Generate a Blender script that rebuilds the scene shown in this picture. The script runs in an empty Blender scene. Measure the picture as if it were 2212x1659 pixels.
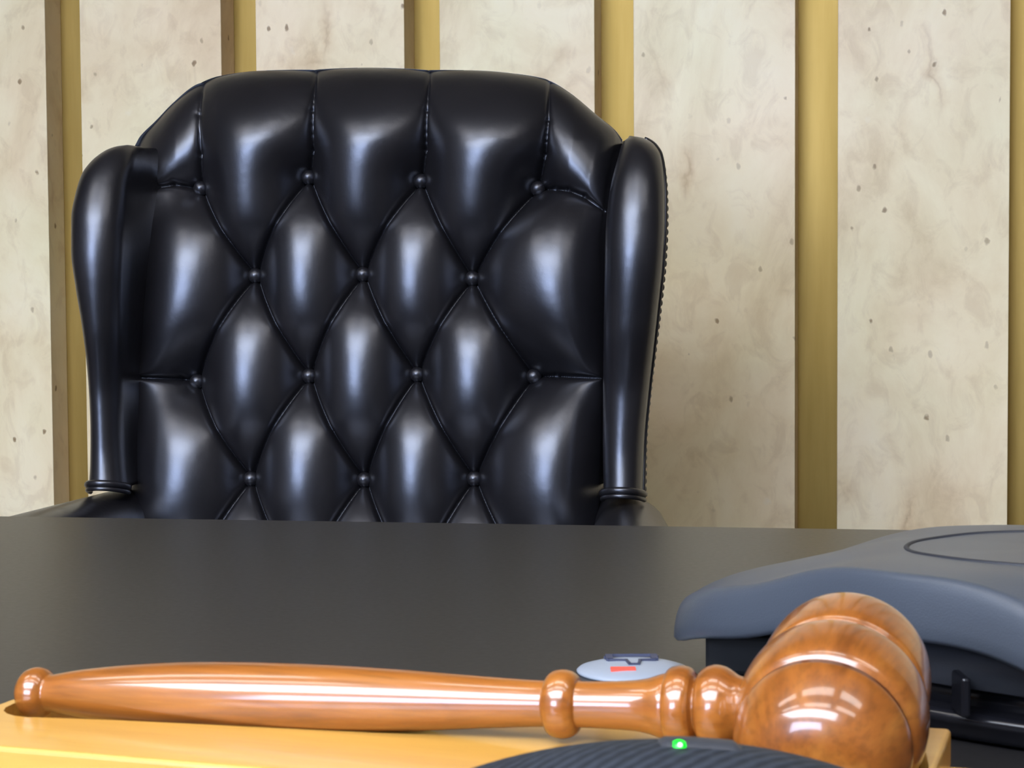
import bpy, bmesh, math, random
import numpy as np
from mathutils import Vector, Matrix
random.seed(4)
sc = bpy.context.scene
C = sc.collection
PI = math.pi

# ------------------------------------------------------------------ camera
F_PX = 4000.0
PSI = math.radians(13.2)                     # camera turned left of the wall normal
PITCH = math.atan(199 / F_PX)                # looking slightly down
ROLL = -0.0065
DESK_Z = 0.76
H_DESK = 0.155                               # camera height above the desk top
CAM = np.array([0.0, 0.0, DESK_Z + H_DESK])
cd = bpy.data.cameras.new('camera')
cam = bpy.data.objects.new('camera', cd)
C.objects.link(cam)
cd.sensor_width = 36.0
cd.lens = F_PX / 2212 * 36.0
cd.clip_start = 0.02
M = Matrix.Rotation(PSI, 3, 'Z') @ Matrix.Rotation(PI / 2 - PITCH, 3, 'X') @ Matrix.Rotation(ROLL, 3, 'Z')
cam.matrix_world = Matrix.Translation(Vector(CAM)) @ M.to_4x4()
cd.dof.use_dof = True
cd.dof.focus_distance = 2.2
cd.dof.aperture_fstop = 65.0 / 0.75
sc.camera = cam
MR = np.array(M)

# ------------------------------------------------------------------ world, exposure
sc.view_settings.view_transform = 'Standard'
sc.view_settings.look = 'None'
sc.view_settings.gamma = 1.0
sc.view_settings.use_curve_mapping = False
sc.view_settings.exposure = 0.0
wd = bpy.data.worlds.new('world'); sc.world = wd
wd.use_nodes = True
wd.node_tree.nodes['Background'].inputs[0].default_value = (0.55, 0.66, 0.85, 1)
wd.node_tree.nodes['Background'].inputs[1].default_value = 1.0
sc.cycles.use_denoising = True
LAMP = 8.5       # warm ceiling panels
SKYLIGHT = 17.0   # cool luminous ceiling fields behind the camera
DAYLIGHT = 19.0    # windows in the wall behind the camera

# ------------------------------------------------------------------ placing helpers
R2 = np.array([math.cos(PSI), math.sin(PSI), 0.0])      # camera right, level
F2 = np.array([-math.sin(PSI), math.cos(PSI), 0.0])     # camera forward, level
UP = np.array([0.0, 0.0, 1.0])

def ray(px, py):
    v = np.array([(px - 1106) / F_PX, -(py - 829.5) / F_PX, -1.0])
    return MR @ v

def at_h(px, py, z):                          # point seen at (px,py) lying at height z
    d = ray(px, py); t = (z - CAM[2]) / d[2]
    return CAM + d * t

def at_plane(px, py, P, n):
    d = ray(px, py); t = np.dot(np.asarray(P) - CAM, n) / np.dot(d, n)
    return CAM + d * t

def W(X, z, h=0.0):                           # camera-plan coordinates, h above the desk top
    return X * R2 + z * F2 + np.array([0, 0, DESK_Z + h])

def smooth_curve(pts):
    xs = np.array([p[0] for p in pts], float); ys = np.array([p[1] for p in pts], float)
    m = np.zeros(len(xs)); dd = np.diff(ys) / np.diff(xs)
    m[0], m[-1] = dd[0], dd[-1]
    for i in range(1, len(xs) - 1):
        m[i] = 0 if dd[i - 1] * dd[i] <= 0 else 2 * dd[i - 1] * dd[i] / (dd[i - 1] + dd[i])
    def f(x):
        x = np.clip(np.asarray(x, float), xs[0], xs[-1])
        i = np.clip(np.searchsorted(xs, x) - 1, 0, len(xs) - 2)
        h = xs[i + 1] - xs[i]; t = (x - xs[i]) / h
        return ((2*t**3 - 3*t**2 + 1) * ys[i] + (t**3 - 2*t**2 + t) * h * m[i]
                + (-2*t**3 + 3*t**2) * ys[i + 1] + (t**3 - t**2) * h * m[i + 1])
    return f

# ------------------------------------------------------------------ object helpers
def mesh_obj(name, verts, faces, mat, parent=None, smooth=True):
    me = bpy.data.meshes.new(name)
    me.from_pydata([tuple(map(float, v)) for v in verts], [], [tuple(f) for f in faces])
    me.validate(); me.update()
    bm = bmesh.new(); bm.from_mesh(me)
    bmesh.ops.recalc_face_normals(bm, faces=bm.faces)
    bm.to_mesh(me); bm.free()
    if smooth: me.polygons.foreach_set('use_smooth', [True] * len(me.polygons))
    o = bpy.data.objects.new(name, me); C.objects.link(o)
    if mat: me.materials.append(mat)
    if parent: o.parent = parent
    return o

def bm_obj(name, bm, mat, parent=None, smooth=False):
    me = bpy.data.meshes.new(name); bm.to_mesh(me); bm.free()
    if smooth: me.polygons.foreach_set('use_smooth', [True] * len(me.polygons))
    o = bpy.data.objects.new(name, me); C.objects.link(o)
    me.materials.append(mat)
    if parent: o.parent = parent
    return o

def add_box(bm, lo, hi, bevel=0.0, seg=2):
    c = [(a + b) / 2 for a, b in zip(lo, hi)]; s = [b - a for a, b in zip(lo, hi)]
    r = bmesh.ops.create_cube(bm, size=1.0, matrix=Matrix.Translation(c) @ Matrix.Diagonal((*s, 1)))
    if bevel:
        es = list({e for v in r['verts'] for e in v.link_edges})
        bmesh.ops.bevel(bm, geom=es, offset=bevel, segments=seg, profile=0.5, affect='EDGES')
    return bm

def box(name, lo, hi, mat, parent=None, bevel=0.0, seg=2):
    return bm_obj(name, add_box(bmesh.new(), lo, hi, bevel, seg), mat, parent, smooth=False)

def thing(name, label, cat, loc=(0, 0, 0), rotz=0.0, group=None):
    o = bpy.data.objects.new(name, None); C.objects.link(o)
    o.empty_display_size = 0.05
    o.location = Vector([float(v) for v in loc]); o.rotation_euler = (0, 0, rotz)
    o['label'] = label; o['category'] = cat
    if group: o['group'] = group
    return o

def tag(o, label, cat, group=None):
    o['label'] = label; o['category'] = cat
    if group: o['group'] = group
    return o

def struct(o):
    o['kind'] = 'structure'; return o

def frame_of(axis, up=(0, 0, 1)):
    a = Vector(axis).normalized(); u = Vector(up)
    s = a.cross(u)
    if s.length < 1e-4: s = a.cross(Vector((1, 0, 0)))
    s.normalize(); t = s.cross(a).normalized()
    return a, s, t

def lathe_geo(p0, axis, prof, n=64):
    """prof: (distance along axis, radius)"""
    a, s, t = frame_of(axis); p0 = Vector([float(v) for v in p0]); V = []; Fc = []
    for d, r in prof:
        for k in range(n):
            th = 2 * PI * k / n
            V.append(p0 + a * d + (s * math.cos(th) + t * math.sin(th)) * max(r, 1e-5))
    m = len(prof)
    for i in range(m - 1):
        for k in range(n):
            k2 = (k + 1) % n
            Fc.append((i*n + k, i*n + k2, (i+1)*n + k2, (i+1)*n + k))
    Fc.append(tuple(range(n))); Fc.append(tuple((m-1)*n + k for k in range(n)))
    return V, Fc

def lathe(name, p0, axis, prof, mat, parent=None, n=64):
    V, Fc = lathe_geo(p0, axis, prof, n)
    return mesh_obj(name, V, Fc, mat, parent)

def tube_geo(path, rad, n=10):
    V = []; Fc = []; P = [Vector([float(c) for c in p]) for p in path]; m = len(P)
    prev = None
    for i, p in enumerate(P):
        d = (P[min(i+1, m-1)] - P[max(i-1, 0)]).normalized()
        if prev is None:
            _, s, t = frame_of(d, (0.31, 0.2, 0.93))
        else:
            s = (prev - d * prev.dot(d)).normalized(); t = s.cross(d)
        prev = s
        r = rad[i] if hasattr(rad, '__len__') else rad
        for k in range(n):
            th = 2 * PI * k / n
            V.append(p + (s * math.cos(th) + t * math.sin(th)) * r)
    for i in range(m - 1):
        for k in range(n):
            k2 = (k + 1) % n
            Fc.append((i*n + k, i*n + k2, (i+1)*n + k2, (i+1)*n + k))
    Fc.append(tuple(range(n))); Fc.append(tuple((m-1)*n + k for k in range(n)))
    return V, Fc

def grid_faces(nr, nc, wrap=False, off=0):
    Fc = []
    for i in range(nr - 1):
        for j in range(nc if wrap else nc - 1):
            j2 = (j + 1) % nc
            Fc.append((off + i*nc + j, off + i*nc + j2, off + (i+1)*nc + j2, off + (i+1)*nc + j))
    return Fc

# ------------------------------------------------------------------ materials
def new_mat(name):
    m = bpy.data.materials.new(name); m.use_nodes = True
    nt = m.node_tree; return m, nt, nt.nodes['Principled BSDF']

def plain(name, col, rough=0.5, metal=0.0, coat=0.0, bump=0.0, scale=200.0, emis=None, strength=0.0, spec=0.5, coat_rough=0.1):
    m, nt, b = new_mat(name)
    b.inputs['Base Color'].default_value = (*col, 1)
    b.inputs['Roughness'].default_value = rough
    b.inputs['Metallic'].default_value = metal
    b.inputs['Coat Weight'].default_value = coat
    b.inputs['Coat Roughness'].default_value = coat_rough
    b.inputs['Specular IOR Level'].default_value = spec
    if emis:
        b.inputs['Emission Color'].default_value = (*emis, 1)
        b.inputs['Emission Strength'].default_value = strength
    tc = nt.nodes.new('ShaderNodeTexCoord')
    n = nt.nodes.new('ShaderNodeTexNoise'); n.inputs['Scale'].default_value = scale
    n.inputs['Detail'].default_value = 4
    nt.links.new(tc.outputs['Object'], n.inputs['Vector'])
    if bump:
        bp = nt.nodes.new('ShaderNodeBump'); bp.inputs['Strength'].default_value = bump
        bp.inputs['Distance'].default_value = 0.001
        nt.links.new(n.outputs['Fac'], bp.inputs['Height'])
        nt.links.new(bp.outputs['Normal'], b.inputs['Normal'])
    else:
        mr = nt.nodes.new('ShaderNodeMapRange')
        mr.inputs['To Min'].default_value = max(rough - 0.03, 0); mr.inputs['To Max'].default_value = rough + 0.03
        nt.links.new(n.outputs['Fac'], mr.inputs['Value']); nt.links.new(mr.outputs['Result'], b.inputs['Roughness'])
    return m

def ramp(nt, stops):
    r = nt.nodes.new('ShaderNodeValToRGB'); el = r.color_ramp.elements
    while len(el) < len(stops): el.new(0.5)
    for e, (p, c) in zip(el, stops):
        e.position = p; e.color = (*c, 1)
    return r

def mixc(nt, mode, fac, a, b):
    m = nt.nodes.new('ShaderNodeMix'); m.data_type = 'RGBA'; m.blend_type = mode
    for sock, v in ((m.inputs[0], fac), (m.inputs[6], a), (m.inputs[7], b)):
        if hasattr(v, 'is_output'): nt.links.new(v, sock)
        elif isinstance(v, (int, float)): sock.default_value = v
        else: sock.default_value = (*v, 1)
    return m.outputs[2]

def noise(nt, vec, scale, detail=4, rough=0.5, dist=0.0):
    n = nt.nodes.new('ShaderNodeTexNoise')
    n.inputs['Scale'].default_value = scale; n.inputs['Detail'].default_value = detail
    n.inputs['Roughness'].default_value = rough; n.inputs['Distortion'].default_value = dist
    nt.links.new(vec, n.inputs['Vector']); return n

def mapping(nt, vec, scale=(1, 1, 1), rot=(0, 0, 0), loc=(0, 0, 0)):
    m = nt.nodes.new('ShaderNodeMapping')
    m.inputs['Scale'].default_value = scale; m.inputs['Rotation'].default_value = rot
    m.inputs['Location'].default_value = loc
    nt.links.new(vec, m.inputs['Vector']); return m.outputs[0]

def marble():
    m, nt, b = new_mat('beige_marble')
    tc = nt.nodes.new('ShaderNodeTexCoord'); o = tc.outputs['Object']
    big = noise(nt, mapping(nt, o, (1, 1, 0.6)), 4.5, 8, 0.62, 0.5)
    base = ramp(nt, [(0.32, (0.670, 0.520, 0.315)), (0.45, (0.790, 0.645, 0.415)), (0.57, (0.860, 0.730, 0.495)), (0.72, (0.90, 0.79, 0.575))])
    nt.links.new(big.outputs['Fac'], base.inputs['Fac'])
    med = noise(nt, mapping(nt, o, (1, 1, 0.7), (0, 0.5, 0)), 22, 6, 0.6, 0.8)
    mr = ramp(nt, [(0.36, (0.84, 0.80, 0.77)), (0.5, (1, 1, 1)), (0.72, (1.0, 1.0, 1.0))])
    nt.links.new(med.outputs['Fac'], mr.inputs['Fac'])
    c1 = mixc(nt, 'MULTIPLY', 0.6, base.outputs['Color'], mr.outputs['Color'])
    # tint patches, greenish and pinkish
    tn = noise(nt, mapping(nt, o, (1, 1, 0.8), loc=(3, 1, 2)), 3.0, 3, 0.5)
    tr = ramp(nt, [(0.35, (1.02, 0.98, 0.96)), (0.65, (0.97, 1.0, 0.93))])
    nt.links.new(tn.outputs['Fac'], tr.inputs['Fac'])
    c1 = mixc(nt, 'MULTIPLY', 1.0, c1, tr.outputs['Color'])
    # thin wandering veins
    warp = noise(nt, o, 5.0, 5, 0.6)
    ad = nt.nodes.new('ShaderNodeVectorMath'); ad.operation = 'MULTIPLY_ADD'
    nt.links.new(warp.outputs['Color'], ad.inputs[0]); ad.inputs[1].default_value = (0.16, 0.16, 0.16)
    nt.links.new(o, ad.inputs[2])
    vo = nt.nodes.new('ShaderNodeTexVoronoi'); vo.feature = 'DISTANCE_TO_EDGE'; vo.inputs['Scale'].default_value = 3.4
    nt.links.new(mapping(nt, ad.outputs[0], (1, 1, 0.45)), vo.inputs['Vector'])
    vr = ramp(nt, [(0.0, (0.62, 0.50, 0.40)), (0.018, (0.86, 0.80, 0.74)), (0.05, (1, 1, 1))])
    nt.links.new(vo.outputs['Distance'], vr.inputs['Fac'])
    gate = noise(nt, mapping(nt, o, loc=(7, 2, 5)), 6.0, 2)
    gr = ramp(nt, [(0.52, (0, 0, 0)), (0.66, (0.65, 0.65, 0.65))]); nt.links.new(gate.outputs['Fac'], gr.inputs['Fac'])
    c2 = mixc(nt, 'MULTIPLY', gr.outputs['Color'], c1, vr.outputs['Color'])
    # small dark pits
    pv = nt.nodes.new('ShaderNodeTexVoronoi'); pv.inputs['Scale'].default_value = 34.0
    pw = noise(nt, o, 60.0, 2)
    pa = nt.nodes.new('ShaderNodeVectorMath'); pa.operation = 'MULTIPLY_ADD'
    nt.links.new(pw.outputs['Color'], pa.inputs[0]); pa.inputs[1].default_value = (0.012, 0.012, 0.012); nt.links.new(o, pa.inputs[2])
    nt.links.new(mapping(nt, pa.outputs[0], (1, 1, 0.65), (0, 0.3, 0)), pv.inputs['Vector'])
    pr = ramp(nt, [(0.0, (0.22, 0.16, 0.11)), (0.09, (0.40, 0.32, 0.25)), (0.15, (1, 1, 1))]); nt.links.new(pv.outputs['Distance'], pr.inputs['Fac'])
    sep = nt.nodes.new('ShaderNodeSeparateColor'); nt.links.new(pv.outputs['Color'], sep.inputs[0])
    pg = ramp(nt, [(0.58, (0, 0, 0)), (0.85, (0.9, 0.9, 0.9))]); nt.links.new(sep.outputs[0], pg.inputs['Fac'])
    c3 = mixc(nt, 'MULTIPLY', pg.outputs['Color'], c2, pr.outputs['Color'])
    # pale flecks
    wv = nt.nodes.new('ShaderNodeTexVoronoi'); wv.inputs['Scale'].default_value = 15.0
    nt.links.new(mapping(nt, pa.outputs[0], (1, 1, 0.8), loc=(4, 4, 4)), wv.inputs['Vector'])
    wr = ramp(nt, [(0.05, (1, 1, 1)), (0.14, (0, 0, 0))]); nt.links.new(wv.outputs['Distance'], wr.inputs['Fac'])
    ws = nt.nodes.new('ShaderNodeSeparateColor'); nt.links.new(wv.outputs['Color'], ws.inputs[0])
    wg = ramp(nt, [(0.72, (0, 0, 0)), (0.8, (0.5, 0.5, 0.5))]); nt.links.new(ws.outputs[1], wg.inputs['Fac'])
    wf = mixc(nt, 'MULTIPLY', 1.0, wr.outputs['Color'], wg.outputs['Color'])
    c4 = mixc(nt, 'MIX', wf, c3, (0.84, 0.76, 0.62))
    nt.links.new(c4, b.inputs['Base Color'])
    b.inputs['Roughness'].default_value = 0.42
    b.inputs['Specular IOR Level'].default_value = 0.35
    return m

def brass():
    m, nt, b = new_mat('brushed_brass')
    tc = nt.nodes.new('ShaderNodeTexCoord'); o = tc.outputs['Object']
    n = noise(nt, mapping(nt, o, (14, 14, 1.2)), 2.0, 4, 0.6)
    r = ramp(nt, [(0.3, (0.275, 0.178, 0.042)), (0.7, (0.355, 0.236, 0.066))])
    nt.links.new(n.outputs['Fac'], r.inputs['Fac']); nt.links.new(r.outputs['Color'], b.inputs['Base Color'])
    b.inputs['Metallic'].default_value = 0.85; b.inputs['Roughness'].default_value = 0.5
    return m

def leather():
    m, nt, b = new_mat('black_leather')
    tc = nt.nodes.new('ShaderNodeTexCoord'); o = tc.outputs['Object']
    n = noise(nt, o, 9.0, 3); r = ramp(nt, [(0.35, (0.0060, 0.0055, 0.0065)), (0.65, (0.0100, 0.0090, 0.0100))])
    nt.links.new(n.outputs['Fac'], r.inputs['Fac']); nt.links.new(r.outputs['Color'], b.inputs['Base Color'])
    b.inputs['Roughness'].default_value = 0.32; b.inputs['Specular IOR Level'].default_value = 1.0; b.inputs['Specular Tint'].default_value = (0.86, 0.89, 1.0, 1)
    g = nt.nodes.new('ShaderNodeTexVoronoi'); g.inputs['Scale'].default_value = 900.0; g.feature = 'DISTANCE_TO_EDGE'
    nt.links.new(o, g.inputs['Vector'])
    f = noise(nt, o, 70.0, 3)
    bp = nt.nodes.new('ShaderNodeBump'); bp.inputs['Strength'].default_value = 0.10; bp.inputs['Distance'].default_value = 0.0006
    nt.links.new(g.outputs['Distance'], bp.inputs['Height'])
    b2 = nt.nodes.new('ShaderNodeBump'); b2.inputs['Strength'].default_value = 0.12; b2.inputs['Distance'].default_value = 0.002
    nt.links.new(f.outputs['Fac'], b2.inputs['Height']); nt.links.new(bp.outputs['Normal'], b2.inputs['Normal'])
    nt.links.new(b2.outputs['Normal'], b.inputs['Normal'])
    return m

def wood(name, c0, c1, c2, axis_rot, rough, coat, grain=1.0, spec=0.5, dark=0.35):
    m, nt, b = new_mat(name)
    tc = nt.nodes.new('ShaderNodeTexCoord'); o = tc.outputs['Object']
    v = mapping(nt, o, (1, 1, 1), (0, 0, -axis_rot))
    g = noise(nt, mapping(nt, v, (5 * grain, 60 * grain, 60 * grain)), 1.0, 6, 0.6, 0.6)
    r = ramp(nt, [(0.28, c0), (0.5, c1), (0.75, c2)])
    nt.links.new(g.outputs['Fac'], r.inputs['Fac'])
    p = noise(nt, mapping(nt, v, (40, 500, 500)), 1.0, 3, 0.5)
    pr = ramp(nt, [(0.35, (1 - dark, 1 - dark, 1 - dark)), (0.55, (1, 1, 1))]); nt.links.new(p.outputs['Fac'], pr.inputs['Fac'])
    c = mixc(nt, 'MULTIPLY', 0.6, r.outputs['Color'], pr.outputs['Color'])
    nt.links.new(c, b.inputs['Base Color'])
    b.inputs['Roughness'].default_value = rough; b.inputs['Coat Weight'].default_value = coat
    b.inputs['Coat Roughness'].default_value = 0.09; b.inputs['Specular IOR Level'].default_value = spec
    return m

# angle of the gavel and stand in world
STAND_A = math.radians(16.8)                 # right end nearer the camera
SD = math.cos(STAND_A) * R2 - math.sin(STAND_A) * F2      # along the stand, to the right
SN = math.sin(STAND_A) * R2 + math.cos(STAND_A) * F2      # across it, away from camera
WOOD_ROT = math.atan2(SD[1], SD[0])

M_MARBLE = marble(); M_BRASS = brass(); M_LEATHER = leather()
M_BACKING = plain('brass_backing', (0.30, 0.21, 0.07), 0.6)
M_CHERRY = wood('lacquered_cherry', (0.15, 0.038, 0.005), (0.28, 0.090, 0.013), (0.38, 0.148, 0.026), WOOD_ROT, 0.30, 0.9)
M_CHERRY_HEAD = wood('lacquered_cherry_head', (0.12, 0.030, 0.004), (0.25, 0.078, 0.012), (0.39, 0.150, 0.026), WOOD_ROT + PI/2, 0.30, 0.9, 0.8)
M_BURNT = plain('burnt_groove_wood', (0.075, 0.022, 0.010), 0.3, coat=0.8)
M_MAPLE = wood('honey_maple', (0.43, 0.215, 0.034), (0.50, 0.265, 0.048), (0.56, 0.315, 0.066), WOOD_ROT, 0.34, 0.35, 0.5, dark=0.08)
M_DESK = plain('charcoal_laminate', (0.015, 0.0138, 0.0138), 0.32, spec=0.26, scale=300)
M_DESKWOOD = wood('dark_walnut', (0.03, 0.015, 0.008), (0.055, 0.028, 0.014), (0.09, 0.045, 0.02), 0.0, 0.4, 0.2, 0.1)
M_SLATE = plain('slate_grey_plastic', (0.046, 0.054, 0.068), 0.38, bump=0.12, scale=1500)
M_DARKPL = plain('dark_grey_plastic', (0.026, 0.028, 0.034), 0.45, bump=0.1, scale=1200)
M_BLACKPL = plain('gloss_black_plastic', (0.006, 0.006, 0.008), 0.22)
M_RUBBER = plain('black_rubber', (0.006, 0.006, 0.006), 0.75)
M_GROOVE = plain('groove_shadow_plastic', (0.012, 0.013, 0.018), 0.6)
M_PALE = plain('pale_grey_plastic', (0.25, 0.28, 0.33), 0.4)
M_INK = plain('navy_print', (0.035, 0.04, 0.075), 0.5)
M_RED = plain('red_print', (0.70, 0.08, 0.05), 0.5)
M_CARPET = plain('dark_red_carpet', (0.05, 0.035, 0.03), 0.95, bump=0.5, scale=400)
M_CEIL = plain('buff_ceiling_tile', (0.20, 0.17, 0.14), 0.9, bump=0.3, scale=150)
M_PAINT = plain('taupe_wall_paint', (0.07, 0.06, 0.052), 0.85, bump=0.1, scale=100)
M_ALU = plain('grey_aluminium', (0.35, 0.35, 0.36), 0.4, metal=0.9)
M_CHROME = plain('chrome', (0.6, 0.6, 0.6), 0.15, metal=1.0)
M_LIT = plain('ceiling_light_diffuser', (0.9, 0.9, 0.9), 0.6, emis=(1.0, 0.95, 0.90), strength=LAMP)
M_SKYPANE = plain('daylit_window_pane', (0.8, 0.85, 0.9), 0.3, emis=(0.56, 0.69, 1.0), strength=DAYLIGHT)
M_COOL = plain('luminous_ceiling_diffuser', (0.9, 0.9, 0.9), 0.6, emis=(0.80, 0.87, 1.0), strength=SKYLIGHT)
M_GREEN = plain('lit_green_lamp', (0.0, 0.8, 0.02), 0.3, emis=(0.0, 1.0, 0.005), strength=0.85)
M_GREENCORE = plain('lit_lamp_core', (0.8, 1.0, 0.8), 0.3, emis=(0.7, 1.0, 0.75), strength=0.9)

def mesh_cloth():
    m, nt, b = new_mat('perforated_microphone_grille')
    tc = nt.nodes.new('ShaderNodeTexCoord'); o = tc.outputs['Object']
    wv = nt.nodes.new('ShaderNodeTexWave'); wv.inputs['Scale'].default_value = 115.0
    wv.inputs['Distortion'].default_value = 1.0
    nt.links.new(mapping(nt, o, (1, 1, 1), (0, 0, PSI + 0.5)), wv.inputs['Vector'])
    vo = nt.nodes.new('ShaderNodeTexVoronoi'); vo.inputs['Scale'].default_value = 260.0; vo.inputs['Randomness'].default_value = 0.25
    nt.links.new(o, vo.inputs['Vector'])
    r = ramp(nt, [(0.25, (0.010, 0.013, 0.018)), (0.8, (0.024, 0.029, 0.039))])
    mx = mixc(nt, 'MIX', 0.5, wv.outputs['Color'], vo.outputs['Distance'])
    nt.links.new(mx, r.inputs['Fac']); nt.links.new(r.outputs['Color'], b.inputs['Base Color'])
    bp = nt.nodes.new('ShaderNodeBump'); bp.inputs['Strength'].default_value = 0.5; bp.inputs['Distance'].default_value = 0.0005
    nt.links.new(mx, bp.inputs['Height']); nt.links.new(bp.outputs['Normal'], b.inputs['Normal'])
    b.inputs['Roughness'].default_value = 0.65; b.inputs['Specular IOR Level'].default_value = 0.25
    return m
M_GRILLE = mesh_cloth()

# ------------------------------------------------------------------ the wall of marble slabs
Z_WALL = 3.15                                  # distance of the slab faces on the camera axis
Y_FACE = float((Z_WALL * F2)[1]) ; _w0 = Z_WALL * F2
Y_FACE = float(_w0[1])                         # world y of slab faces (wall runs along world x)
DEPTH = 0.062
CEIL_Z = 2.9
nW = np.array([0, 1.0, 0])
def wall_x(px, py=60): return float(at_plane(px, py, (0, Y_FACE, 0), nW)[0])
edges = [(97, 172), (477, 552), (873, 949), (1284, 1368), (1718, 1810), (2183, 2279)]   # grooves: left slab ends, next begins
gx = [(wall_x(a), wall_x(b)) for a, b in edges]
pitch = (gx[-1][0] - gx[0][0]) / 5
gw = 0.066
lefts = [(gx[0][0] - pitch * k, gx[0][0] - pitch * k + gw) for k in range(5, 0, -1)]
rights = [(gx[-1][0] + pitch * k, gx[-1][0] + pitch * k + gw) for k in range(1, 6)]
allg = lefts + gx + rights
wall = bpy.data.objects.new('wall_back', None); C.objects.link(wall); struct(wall)
wall.location = (0, Y_FACE, 0)
XMIN, XMAX = allg[0][0] - 0.3, allg[-1][1] + 0.3
box('backing', (XMIN, DEPTH + 0.004, 0), (XMAX, DEPTH + 0.12, CEIL_Z), M_BACKING, wall)
xs = [XMIN] + [v for g in allg for v in g] + [XMAX]
for i in range(0, len(xs), 2):
    box('marble_slab', (xs[i], 0, 0.0), (xs[i+1], DEPTH, CEIL_Z), M_MARBLE, wall, 0.0012)
for a, b_ in allg:
    box('brass_strip', (a - 0.01, DEPTH, 0.0), (b_ + 0.01, DEPTH + 0.006, CEIL_Z), M_BRASS, wall)

# ------------------------------------------------------------------ the rest of the room
YB = -3.6
XL, XR = XMIN, XMAX
struct(box('floor', (XL, YB, -0.1), (XR, Y_FACE + DEPTH + 0.12, 0.0), M_CARPET))
struct(box('ceiling', (XL, YB, CEIL_Z), (XR, Y_FACE + DEPTH + 0.12, CEIL_Z + 0.1), M_CEIL))
struct(box('wall_left', (XL - 0.1, YB, 0), (XL, Y_FACE + DEPTH + 0.12, CEIL_Z), M_PAINT))
struct(box('wall_right', (XR, YB, 0), (XR + 0.1, Y_FACE + DEPTH + 0.12, CEIL_Z), M_PAINT))
# wall behind the camera, with daylit windows
wins = [(-2.8, -0.2)]
wz0, wz1 = 1.1, 2.45
bm = bmesh.new()
ex = [XL] + [v for w_ in wins for v in w_] + [XR]
for i in range(0, len(ex), 2): add_box(bm, (ex[i], YB - 0.1, 0), (ex[i+1], YB, CEIL_Z))
for a, b_ in wins:
    add_box(bm, (a, YB - 0.1, 0), (b_, YB, wz0)); add_box(bm, (a, YB - 0.1, wz1), (b_, YB, CEIL_Z))
struct(bm_obj('wall_front', bm, M_PAINT))
for k, (a, b_) in enumerate(wins):
    w_ = bpy.data.objects.new('window_%d' % (k + 1), None); C.objects.link(w_); struct(w_)
    w_.location = ((a + b_) / 2, YB, wz0); hw = (b_ - a) / 2; hz = wz1 - wz0
    bm = bmesh.new()
    add_box(bm, (-hw, -0.09, 0), (-hw + 0.05, 0.0, hz)); add_box(bm, (hw - 0.05, -0.09, 0), (hw, 0.0, hz))
    add_box(bm, (-hw + 0.05, -0.09, 0), (hw - 0.05, 0.0, 0.05)); add_box(bm, (-hw + 0.05, -0.09, hz - 0.05), (hw - 0.05, 0.0, hz))
    bm_obj('window_frame', bm, M_ALU, w_)
    box('window_pane', (-hw + 0.05, -0.06, 0.05), (hw - 0.05, -0.05, hz - 0.05), M_SKYPANE, w_)

def ceiling_light(x, y, sx, sy, label):
    t = thing('ceiling_light', label, 'ceiling light', (x, y, CEIL_Z), 0, 'recessed panels in the ceiling')
    bm = bmesh.new()
    add_box(bm, (-sx/2 - .02, -sy/2 - .02, -.03), (-sx/2, sy/2 + .02, 0)); add_box(bm, (sx/2, -sy/2 - .02, -.03), (sx/2 + .02, sy/2 + .02, 0))
    add_box(bm, (-sx/2, -sy/2 - .02, -.03), (sx/2, -sy/2, 0)); add_box(bm, (-sx/2, sy/2, -.03), (sx/2, sy/2 + .02, 0))
    bm_obj('frame', bm, M_ALU, t)
    box('diffuser', (-sx/2, -sy/2, -.02), (sx/2, sy/2, -.012), M_LIT, t)
for y, nm in [(-0.35, 'behind the camera'), (0.45, 'above the near side of the desk')]:
    for x, side in [(-1.7, 'left'), (-0.2, 'centre'), (1.3, 'right')]:
        ceiling_light(x, y, 1.2, 0.3, 'white ceiling light panel %s, %s one of its row' % (nm, side))
t = thing('luminous_ceiling_field', 'large cool white luminous ceiling field behind the camera', 'ceiling light', (-0.9, -1.85, CEIL_Z))
bm = bmesh.new(); fx_, fy_ = 1.8, 1.0
add_box(bm, (-fx_ - .05, -fy_ - .05, -.05), (-fx_, fy_ + .05, 0)); add_box(bm, (fx_, -fy_ - .05, -.05), (fx_ + .05, fy_ + .05, 0))
add_box(bm, (-fx_, -fy_ - .05, -.05), (fx_, -fy_, 0)); add_box(bm, (-fx_, fy_, -.05), (fx_, fy_ + .05, 0))
bm_obj('frame', bm, M_ALU, t)
box('diffuser', (-fx_, -fy_, -.03), (fx_, fy_, -.015), M_COOL, t)

# ------------------------------------------------------------------ desk
DYAW = math.radians(9.8)                       # far edge direction against the camera's level axis
dd = math.cos(DYAW) * R2 - math.sin(DYAW) * F2
dn = math.sin(DYAW) * R2 + math.cos(DYAW) * F2
E0 = at_h(1106, 1131, DESK_Z)                  # a point of the far edge
DROT = math.atan2(dd[1], dd[0])
desk = thing('desk', 'wide dark charcoal desk with a smooth top under the gavel stand and phone', 'desk',
             (E0[0], E0[1], 0), DROT)
box('desktop', (-1.5, -1.12, DESK_Z - 0.045), (1.5, 0.0, DESK_Z), M_DESK, desk, 0.0025, 3)
box('front_panel', (-1.4, -1.0, 0.02), (1.4, -0.97, DESK_Z - 0.045), M_DESKWOOD, desk)
box('side_panel', (-1.44, -1.0, 0.0), (-1.40, -0.35, DESK_Z - 0.045), M_DESKWOOD, desk)
box('side_panel', (1.40, -1.0, 0.0), (1.44, -0.35, DESK_Z - 0.045), M_DESKWOOD, desk)

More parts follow.
